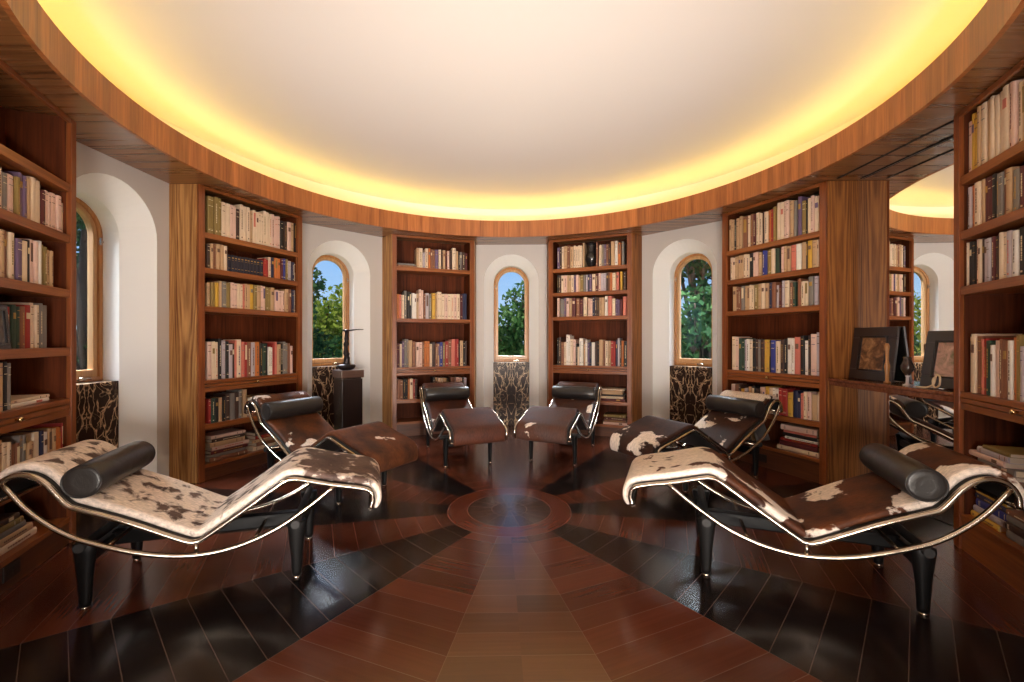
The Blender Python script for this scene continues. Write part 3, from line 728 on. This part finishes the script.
for bn, si, tb in BOOKS:
    i = 0; sp = random.Random(bn+str(si))
    for q in tb.split():
        u, w, h, c = q.split(','); u, w, h = int(u)/1000, int(w)/1000, int(h)/1000
        lim = HWB[bn]-STW-.0048; u2 = min(u+w, lim); u = max(u, -lim); w = u2-u
        n_ = 1 if w < .05 else (2 if w < .09 else 3)          # thick blocks of one colour are sets of similar volumes
        cut = [0]+sorted(sp.uniform(k-.12, k+.12)/n_ for k in range(1, n_))+[1]
        for k in range(n_):
            i += 1; items.append([bn, si, i, u+w*cut[k]+.0004, w*(cut[k+1]-cut[k])-.0008, h*(1 if k == 0 else sp.uniform(.96, 1)), c, None])
for sti, (bn, si, u0, L) in enumerate(STACKS):
    z = 0
    for i, (ln, th, c, du) in enumerate(L):
        items.append([bn, si, i+1, u0+du-ln/2, th, ln, c, (sti, len(L), z)]); z += th+.0006
def area(it):
    bn, si, i, u, w, h, c, stk = it
    P = FRB[bn] @ Vector((u+w/2 if not stk else u+h/2, 0, HC+SH[bn][si]*HC+h/2)); d = Vector((P.x-cp.x, P.y-cp.y, 0)); nrm = FRB[bn].to_3x3() @ Vector((0, 1, 0))
    if d.y < .3: return 0
    if abs(d.x/d.y*430-8) > 530: return -1     # outside the frame
    return w*h*abs(d.normalized().dot(nrm))/d.length_squared
ranked = sorted(items, key=lambda it: -area(it))
KEEP = set(id(x) for x in ranked[:300])
STKN = {0: 'beside the uprights', 1: 'at the left', 2: 'at the right', 3: 'at the left', 4: 'at the left', 5: 'at the right', 6: 'at the right', 7: 'at the right', 8: 'at the left', 9: 'at the left',
        10: 'in the middle', 11: 'at the right', 12: 'by itself', 13: 'at the right', 14: 'at the left'}
count = {}
for it in items: count[(it[0], it[1], it[7] and it[7][0])] = count.get((it[0], it[1], it[7] and it[7][0]), 0)+1
rest = MB(); rest_mats = []
def rest_add(mb, mats, M4):
    idx = []
    for m in mats:
        if m not in rest_mats: rest_mats.append(m)
        idx.append(rest_mats.index(m))
    o = len(rest.v); rest.v += [tuple(M4 @ Vector(v)) for v in mb.v]
    rest.f += [tuple(i+o for i in f) for f in mb.f]; rest.mi += [idx[k] for k in mb.mi]; rest.sm += mb.sm
for it in items:
    bn, si, i, u, w, h, c, stk = it
    rnd = random.Random(repr(it)); z = HC+SH[bn][si]*HC+.0004
    d = min(.215, .12+h*.25)*(.92+.12*rnd.random())
    lm = LAB_D if c in LIGHT else (LAB_G if c == 'X' or rnd.random() < .45 else LAB_L)
    if c in LIGHT and rnd.random() < .3: lm = BM[rnd.choice('SBVGA')]
    if stk:
        cv, pg = book_shape(w, d, h, rnd)
        L = Matrix(((0, 0, 1, u), (0, 1, 0, .035+.02*rnd.random()), (-1, 0, 0, z+stk[2]+w), (0, 0, 0, 1)))
        pos = 'topmost' if i == stk[1] else ('lowest' if i == 1 else ordi(i)+' from the bottom')
        lab = '%s book lying %s in the %s-shelf stack %s, %s' % (CNAME[c], pos, SNAME[bn][si], STKN[stk[0]], BCL[bn])
        grp = 'books lying in stacks on the shelves'
    else:
        cv, pg = book_shape(w, d, h, rnd, c == 'X')
        L = T(u, .03+.012*rnd.random()+(.03 if bn == 'B1' and si == 3 else 0), z)
        n_ = count[(bn, si, None)]
        where = ordi(n_-i+1)+' from the right' if bn == 'B1' else ordi(i)+' from left'
        lab = '%s book, %s on %s shelf of %s' % (CNAME[c], where, SNAME[bn][si], BCL[bn])
        grp = 'books standing on the shelves'
    if lab.split().__len__() > 16: lab = lab.replace('the ', '')
    M4 = FRB[bn] @ L
    if id(it) in KEEP:
        o = cv.build('book', [BM[c], lm], None, M4); tag(o, lab, 'book', grp)
        pg.build('page_block', M['paper'], o)
    elif area(it) >= 0:
        rest_add(cv, [BM[c], lm], M4); rest_add(pg, [M['paper']], M4)
# the far ends of the two near bookcases run on outside the photograph: fill them too
fill = random.Random(77)
for bn, si, tb in BOOKS:
    if bn not in ('B1', 'B6'): continue
    us = [tuple(int(x) for x in q.split(',')[:3]) for q in tb.split()]
    iw = HWB[bn]-STW-.004
    lo, hi = (-iw, us[0][0]/1000-.002) if bn == 'B1' else ((us[-1][0]+us[-1][1])/1000+.002, iw)
    if bn == 'B1' and si == 3: hi = -.27
    hm = sum(q[2] for q in us)/len(us)/1000; u = lo
    while u < hi-.05:
        w = fill.uniform(.018, .045); h = min(hm*fill.uniform(.88, 1.04), .33 if si == 0 else .25); c = fill.choice('CCPTTGABMKLVN')
        cv, pg = book_shape(w, .17, h, fill); M4 = FRB[bn] @ T(u, .035+.01*fill.random(), HC+SH[bn][si]*HC+.0004)
        rest_add(cv, [BM[c], LAB_D if c in LIGHT else LAB_L], M4); rest_add(pg, [M['paper']], M4); u += w+.0006
ro_ = rest.build('small_books', rest_mats)
tag(ro_, 'slimmest remaining books filling the gaps on all the bookcases', 'books', kind='stuff')

# ================================================================ CHAISES
RAIL = [(-.372, .335), (-.385, .38), (-.368, .43), (-.30, .455), (-.17, .484), (-.03, .522), (.022, .530), (.075, .508), (.25, .385), (.40, .285), (.441, .266), (.50, .280), (.72, .395), (.90, .476), (.94, .497), (.975, .54), (1.015, .598), (1.06, .638), (1.115, .654), (1.165, .635), (1.192, .59), (1.196, .54)]
ARC = [(-.19, .476), (-.05, .37), (.1, .278), (.27, .218), (.45, .201), (.65, .236), (.87, .322), (.99, .4), (1.09, .5), (1.17, .617)]
S0 = .45
def chaise(loc, ang, tilt, hmat, label, lift=0.):
    a = radians(ang)
    F = Matrix(((cos(a), -sin(a), 0, loc[0]), (sin(a), cos(a), 0, loc[1]), (0, 0, 1, 0), (0, 0, 0, 1)))
    e = empty('chaise_longue', F, label, 'chaise longue', 'cowhide chaise longues')
    tc, ts = cos(radians(tilt)), sin(radians(tilt)); CZ = 1.03
    def R(s, h):                     # slides the seat along its runners about the centre of their arc
        x, z = s-.44, h-CZ
        return (x*tc-z*ts+.44-S0, x*ts+z*tc+CZ)
    rail = [R(*p) for p in RAIL]; arc = [R(*p) for p in ARC]
    rp = [(p.x, p.y) for p in catmull([(x, z, 0) for x, z in rail], 4)]
    ap = [(p.x, p.y) for p in catmull([(x, z, 0) for x, z in arc], 5)]
    for y in (-.275, .275):
        mb = MB(); mb.tube([(x, y, z) for x, z in rp], .0125, 10); r_ = mb.build('rail', M['chrome'], e)
        mb = MB(); mb.tube([(x, y, z-.0) for x, z in ap], .0125, 10); mb.build('runner', M['chrome'], e)
        (hx, hz), (bx, bz) = R(.441, .262), R(.441, .203)
        mb = MB(); mb.tube([(hx, y, hz), (bx, y, bz)], .009, 8); mb.build('strut', M['chrome'], r_)
    for s_, h_ in ((-.372, .338), (1.196, .542)):
        x, z = R(s_, h_); mb = MB(); mb.tube([(x, -.275, z), (x, .275, z)], .0115, 10); mb.build('end_bar', M['chrome'], e)
    for s_, h_ in ((.19, .243), (.80, .29)):
        x, z = R(s_, h_); mb = MB(); mb.tube([(x, -.275, z), (x, .275, z)], .009, 8); mb.build('cross_rod', M['chrome'], e)
    # mattress: sweep of a rounded slab along the rail
    def offset(path, d):
        out = []
        for i, (x, z) in enumerate(path):
            x0, z0 = path[max(i-2, 0)]; x1, z1 = path[min(i+2, len(path)-1)]
            l = hypot(x1-x0, z1-z0) or 1; out.append((x-(z1-z0)/l*d, z+(x1-x0)/l*d, -(z1-z0)/l, (x1-x0)/l))
        return out
    def slab(d, half, th, mat, name, parent, crop=(0, None), n=6, puff=0.):
        mb = MB(); rings = []
        pth = offset(rp, d)[crop[0]:crop[1]]
        for i, (x, z, nx, nz) in enumerate(pth):
            r = th/2; q = min(1., min(i, len(pth)-1-i)/2+.35)
            r *= q; loop = []
            for k in range(n+1):
                b = -pi/2+pi*k/n; loop.append((half-r+r*cos(b), r*sin(b)))
            for k in range(n+1):
                b = pi/2+pi*k/n; loop.append((-half+r+r*cos(b), r*sin(b)))
            rings.append([(x+nx*h, y, z+nz*h) for y, h in loop])
        # extra points across so that the top can bulge is not needed: the slab stays flat
        mb.loft(rings); return mb.build(name, mat, parent)
    slab(.002, .256, .014, M['sling'], 'support_sling', e, n=3)
    hide_ = slab(.027, .25, .040, hmat, 'cowhide_mattress', e)
    # bolster
    px, pz = R(.975, .505); dx, dz = R(1.0, .555); ax, az = R(.90, .474)
    l = hypot(dx-ax, dz-az); nx, nz = -(dz-az)/l, (dx-ax)/l
    cx, cz = px+nx*.118, pz+nz*.118
    mb = MB(); prof = [(-.258, .03), (-.262, .060), (-.258, .074), (-.247, .080), (-.12, .083), (0, .0815), (.12, .083), (.247, .080), (.258, .074), (.262, .060), (.258, .03)]
    mb.loft([[(cx+r*cos(2*pi*j/28), y, cz+r*.96*sin(2*pi*j/28)) for j in range(28)] for y, r in prof])
    bo = mb.build('headrest_bolster', M['leather'], e)
    for s in (-1, 1):
        mb = MB(); mb.loft([[(cx+r*cos(2*pi*j/28), s*(.2555+(.006 if k in (1, 2) else 0)), cz+r*.96*sin(2*pi*j/28)) for j in range(28)] for k, r in enumerate((.077, .078, .073, .070))], caps=False)
        mb.build('piping', M['leather'], bo)
    # base
    def arch_z(X):
        for (x0, z0), (x1, z1) in zip(ap, ap[1:]):
            if x0 <= X <= x1: return z0+(z1-z0)*(X-x0)/(x1-x0)
        return .33
    for s in (-1, 1):
        X = s*.45; zt = max(arch_z(X-.03*s), .28)-.016
        for y in (-.232, .232):
            def sec(w, d, z, ox=0): return [(X+ox+w/2*cos(2*pi*k/16), y+d/2*sin(2*pi*k/16), z) for k in range(16)]
            mb = MB(); mb.loft([sec(.046, .036, .012), sec(.048, .036, .03), sec(.064, .042, .15), sec(.088, .05, .26), sec(.1, .054, zt-.015), sec(.094, .05, zt)])
            lg = mb.build('leg', M['steel_black'], e)
            mb = MB(); mb.lathe([(.0, 0), (.017, 0), (.019, .004), (.015, .013), (0, .0135)], 14, c=(X, y)); mb.build('foot_glide', M['chrome'], lg)
        mb = MB(); mb.box(X-.022, X+.022, -.225, .225, .2, .262); mb.build('cross_bar', M['steel_black'], e, bevel=.008)
        mb = MB(); mb.tube([(X, -.285, zt-.006), (X, .285, zt-.006)], .021, 12); mb.build('support_roller', M['rubber'], e)
    mb = MB(); mb.box(-.45, .45, -.03, .03, .198, .27); mb.build('base_beam', M['steel_black'], e, bevel=.01)
    return e

BRN, BRN2, WHT = lin(92, 52, 34), lin(58, 36, 28), lin(238, 222, 208)
H_FL = hide('hide_speckled_white', lin(112, 90, 80), lin(74, 58, 54), WHT, [(0, .56), (.06, .62), (.2, .62), (.26, .46), (.5, .46), (1, .445)], 12.0, 3.0, soft=.045, edge=.14)
H_FR = hide('hide_brown_white_patches', lin(104, 58, 32), lin(58, 34, 26), WHT, [(0, .40), (.2, .42), (.3, .60), (.5, .57), (.7, .56), (.86, .56), (1, .54)], 4.2, 7.7, edge=.05)
H_L2 = hide('hide_chestnut', lin(110, 64, 38), lin(66, 42, 32), WHT, [(0, .66), (.8, .64), (.9, .54), (1, .46)], 4.5, 12.4)
H_R2 = hide('hide_dark_white_head', lin(70, 42, 32), lin(50, 34, 30), WHT, [(0, .55), (.12, .66), (.45, .62), (.7, .6), (.85, .45), (1, .3)], 4.5, 21.3)
H_C1 = hide('hide_reddish_brown', lin(92, 52, 38), lin(72, 46, 40), WHT, [(0, .68), (1, .68)], 4.0, 31.9)
H_C2 = hide('hide_brown_grey', lin(88, 54, 40), lin(82, 62, 58), WHT, [(0, .64), (.3, .62), (.8, .64), (1, .52)], 4.0, 47.2)
chaise((-1.633, -.828), 197.2, 0, H_FL, 'cowhide chaise with speckled white and brown hide, front left')
chaise((1.543, -.846), -21.6, 0, H_FR, 'cowhide chaise with big brown and white patches, front right')
chaise((-1.575, .54), 149, 4, H_L2, 'chestnut cowhide chaise by the bookcase left of the pedestal')
chaise((1.76, .76), 26, 3, H_R2, 'dark cowhide chaise with white head end by the bookcase beside the mirror')
chaise((-.56, 1.56), 111, 2, H_C1, 'plain reddish brown cowhide chaise left of the centre window')
chaise((.635, 1.63), 67, 2, H_C2, 'brown cowhide chaise with small white marks right of the centre window')

# ================================================================ ORNAMENTS
bronze = plain('dark_bronze', lin(44, 36, 38), .4, .55, noise=.3, scale=30, bump=.5)
blackgl = plain('black_glaze', (.012, .011, .012), .25, coat=.4)
ebony = wood('dark_pedestal_wood', lin(26, 19, 19), lin(48, 36, 34), 'Z', rough=.3, coat=.4)
# pedestal in front of the left niche
PX, PY = -1.93, 2.025
P = frame(-43.9, 0); P.translation = Vector((PX, PY, 0))
pe = empty('pedestal', P, 'dark wooden pedestal in front of the window niche carrying a bronze figure', 'pedestal')
w = .125
mb = MB(); mb.box(-w, w, -w, w, 0, .79); mb.build('body', ebony, pe, bevel=.004)
mb = MB(); mb.box(-w+.012, w-.012, -w+.012, w-.012, .79, .805); mb.build('neck', ebony, pe)
mb = MB(); mb.box(-w-.014, w+.014, -w-.014, w+.014, .805, .895); mb.build('cap', wood('pedestal_cap', lin(70, 50, 44), lin(108, 82, 70), 'X', rough=.3, coat=.4), pe, bevel=.006)
mb = MB(); mb.box(-w-.008, w+.008, -w-.008, w+.008, 0, .06); mb.build('foot', ebony, pe, bevel=.004)
Q = P @ T(-.02, 0, .8955)
sc = empty('sculpture', Q, 'tall thin dark bronze figure with a horizontal beak on the pedestal', 'sculpture')
mb = MB(); mb.lathe([(0, 0), (.065, 0), (.098, .018), (.112, .045), (.10, .062), (.05, .068), (0, .07)], 24, sx=1.0, sy=.7); mb.build('foot', bronze, sc)
rnd = random.Random(5); mb = MB(); pr = []
for i in range(26):
    t_ = i/25; z = .066+t_*.40
    r = .036-.012*min(1, t_*2)+.003*rnd.uniform(-1, 1)+(.010 if .28 < t_ < .34 or .58 < t_ < .66 else 0)
    pr.append((r*(1 if i else 1.25), z))
rings = [[(r*(1+.12*sin(3*j+z*40))*cos(2*pi*j/14)+.006*sin(z*18), r*(1+.12*cos(2*j+z*33))*sin(2*pi*j/14)*.85, z) for j in range(14)] for r, z in pr]
mb.loft(rings); mb.build('body', bronze, sc)
mb = MB(); mb.tube([(-.045, 0, .478), (.0, 0, .474), (.06, 0, .480), (.12, -.0, .488), (.215, -.0, .492)], lambda q: .014-.009*q, 10)
mb.lathe([(0, .455), (.03, .462), (.034, .475), (.022, .486), (0, .49)], 14); mb.build('beak', bronze, sc)

# black vase on the top shelf right of the centre window
z0 = HC+SH['B4'][0]*HC+.0005
V = FRB['B4'] @ T(.012, .12, z0)
mb = MB(); mb.lathe([(0, 0), (.036, 0), (.040, .012), (.062, .06), (.083, .115), (.082, .15), (.066, .20), (.058, .235), (.062, .28), (.07, .335), (.066, .337), (.056, .28), (.052, .24), (0, .235)], 28)
tag(mb.build('vase', blackgl, None, V), 'black waisted vase between books on a top shelf right of centre window', 'vase')

# black plaque with a gilded edge, top left shelf
z0 = HC+SH['B1'][0]*HC+.0005
V = FRB['B1'] @ T(-.06, .15, z0)
pq = empty('plaque', V, 'tall black plaque with curved gilded edge on the top left shelf', 'ornament')
mb = MB(); mb.prism([(-.16, 0), (.05, 0), (.066, .09), (.06, .2), (.03, .34), (-.16, .34)], 0, .03, axis='y'); mb.build('panel', blackgl, pq, bevel=.003)
mb = MB(); mb.tube(catmull([(.062, -.003, .008), (.074, -.003, .09), (.068, -.003, .2), (.038, -.003, .338)], 5), .007, 8); mb.build('gilded_edge', plain('gilding', (.75, .52, .2), .3, 1.), pq)

def art(name, c1, c2, c3, scale, seed):
    t = NT(name); v = t.coord(); n = t.noise(t.map(v, (1, 1, 1), (seed, 0, 0)), scale, 4, .6, 1.0)
    return t.bsdf(t.ramp(n, [(.3, c1), (.5, c2), (.68, c3)]), .4, coat=.3)
def picture_frame(M4, w, h, b, mat_f, mat_p, label, mount=None, lean=10, grp=None, strut=False):
    # stands on its lower edge, leaning back on a strut
    e = empty('picture_frame', M4, label, 'picture frame', grp)
    L = Matrix.Rotation(radians(-lean), 4, 'X')
    mb = MB()
    for (x0, x1, z0_, z1_) in ((-w/2, w/2, 0, b), (-w/2, w/2, h-b, h), (-w/2, -w/2+b, b, h-b), (w/2-b, w/2, b, h-b)): mb.box(x0, x1, 0, .02, z0_, z1_)
    mb.build('frame', mat_f, e, L, bevel=.003)
    bb = .012
    mb = MB()
    for (x0, x1, z0_, z1_) in ((-w/2+b-bb, w/2-b+bb, b-bb, b), (-w/2+b-bb, w/2-b+bb, h-b, h-b+bb), (-w/2+b-bb, -w/2+b, b, h-b), (w/2-b, w/2-b+bb, b, h-b)): mb.box(x0, x1, -.004, .004, z0_, z1_)
    mb.build('inner_slip', blackgl, e, L)
    mb = MB(); mb.box(-w/2+b, w/2-b, .008, .012, b, h-b); mb.build('picture', mat_p, e, L)
    mb = MB(); mb.box(-w/2+.006, w/2-.006, .0202, .024, .006, h-.006); mb.build('backing', M['gap'], e, L)
    s = h*.6; a = radians(lean)
    mb = MB(); y0, z0_ = .026*cos(a)+s*sin(a), s*cos(a); mb.add([(-.03, y0, z0_), (.03, y0, z0_), (.03, y0+.10, .001), (-.03, y0+.10, .001), (-.03, y0+.006, z0_), (.03, y0+.006, z0_), (.03, y0+.106, .001), (-.03, y0+.106, .001)],
        [(0, 3, 2, 1), (4, 5, 6, 7), (0, 1, 5, 4), (1, 2, 6, 5), (2, 3, 7, 6), (3, 0, 4, 7)]); mb.build('strut', M['gap'], e) if strut else None
    return e
zc_ = HC*.742+.0006
def on_counter(x, y, face_deg, z=0):      # face direction in degrees from +X
    a = radians(face_deg); n = Vector((cos(a), sin(a), 0))       # outward normal of the picture
    yv = -n; xv = Vector((yv.y, -yv.x, 0))
    return Matrix(((xv.x, yv.x, 0, x), (xv.y, yv.y, 0, y), (0, 0, 1, zc_+z), (0, 0, 0, 1)))
fr_dark = plain('dark_frame_lacquer', lin(44, 34, 32), .35, coat=.3)
fr_grey = plain('grey_frame_leather', lin(66, 64, 68), .45, coat=.1)
picture_frame(on_counter(HC*2.325, HC*.225, 181, .003), .40, .43, .085, fr_dark, art('old_bronze_photo', lin(46, 28, 18), lin(112, 74, 44), lin(176, 132, 92), 14, 2), 'dark framed brown photograph on the counter by the wood panel', lean=7, grp='frames on the counter')
picture_frame(on_counter(HC*2.303, -HC*.29, 181, .0036), .38, .39, .08, fr_grey, art('pink_flower_photo', lin(120, 128, 96), lin(206, 170, 160), lin(232, 200, 190), 12, 9), 'grey framed pale pink photograph on the counter by the right bookcase', lean=9, grp='frames on the counter')
# small dark vase on a white foot
V = T(HC*2.28, -HC*.09, zc_)
vs_ = empty('small_vase', V, 'small dark glass vase with a pale foot between the two frames', 'vase')
mb = MB(); mb.lathe([(0, 0), (.026, 0), (.026, .006), (.010, .014), (.009, .06), (.014, .07), (0, .071)], 18); mb.build('foot', plain('pale_stone', lin(206, 196, 196), .3), vs_)
mb = MB(); mb.lathe([(0, .07), (.014, .071), (.034, .11), (.040, .135), (.028, .165), (.022, .185), (.026, .205), (.022, .205), (.018, .185), (.0, .16)], 20); mb.build('bowl', plain('smoky_glass', lin(58, 44, 38), .15, coat=.5), vs_)
# looped cord ornament
V = T(HC*2.235, -HC*.27, zc_+.007)
pts = [(-.03, .10, 0), (.0, .04, .0), (.02, .0, .03), (.03, -.01, .09), (.02, -.03, .115), (.02, -.055, .09), (.02, -.05, .03), (.02, -.02, .005), (.02, .0, .02), (.02, .0, .07), (.025, -.02, .10)]
mb = MB(); mb.tube(catmull([(a*.8, b*.8, c*.8) for a, b, c in pts], 6), .006, 8); tag(mb.build('loop_ornament', plain('pale_cord', lin(206, 180, 146), .5), None, V), 'pale looped cord ornament on the counter in front of the grey frame', 'ornament')
# slim wooden carving
V = T(HC*2.275, HC*.035, zc_)
mb = MB(); mb.lathe([(0, 0), (.024, 0), (.024, .012), (.012, .02), (.014, .08), (.019, .13), (.011, .17), (.013, .24), (.018, .28), (.010, .30), (0, .302)], 14, sy=.8)
tag(mb.build('wooden_carving', M['window_wood'], None, V), 'slim golden brown wooden carving in front of the dark frame', 'carving')
# small frame standing on the left bookcase, third row
z0 = HC+SH['B1'][3]*HC+.0005
V = FRB['B1'] @ T(-.125, .004, z0+.0018)
picture_frame(V, .20, .22, .03, fr_grey, art('grey_photo', lin(60, 54, 50), lin(96, 84, 76), lin(140, 124, 110), 12, 4), 'small grey framed photo leaning on red books in the left bookcase', lean=4)
# leaning books at the right of the bottom shelf of the bookcase by the mirror
for k, (u, col, hh) in enumerate(((-.25, 'G', .19), (-.205, 'T', .20), (-.155, 'G', .20))):
    rnd = random.Random(k); cv, pg = book_shape(.032, .16, hh, rnd)
    o = cv.build('book', [BM[col], LAB_L], None, FRB['B5'] @ T(u, .04, HC+SH['B5'][6]*HC+.0125) @ Matrix.Rotation(radians(-22), 4, 'Y'))
    pg.build('page_block', M['paper'], o)
    tag(o, '%s leaning book on the bottom shelf of the bookcase left of the mirror' % ('grey left', 'tan middle', 'grey right')[k], 'book', 'leaning books')

# made-up housings for the two added ceiling fill lights, out of view
for ux_, sd in ((-.95, 'left'), (.95, 'right')):
    u_ = empty('fill_light_housing', T(ux_, -3.62, 0), 'made-up low black housing of an added fill light, %s side behind the doorway' % sd, 'lamp')
    mb = MB(); mb.box(-.2, .2, -.27, .2, -.005, .03); mb.build('base', M['steel_black'], u_, bevel=.004)
    mb = MB(); mb.box(-.2, .2, -.29, -.27, -.005, .30); mb.build('reflector', M['steel_black'], u_, bevel=.004)
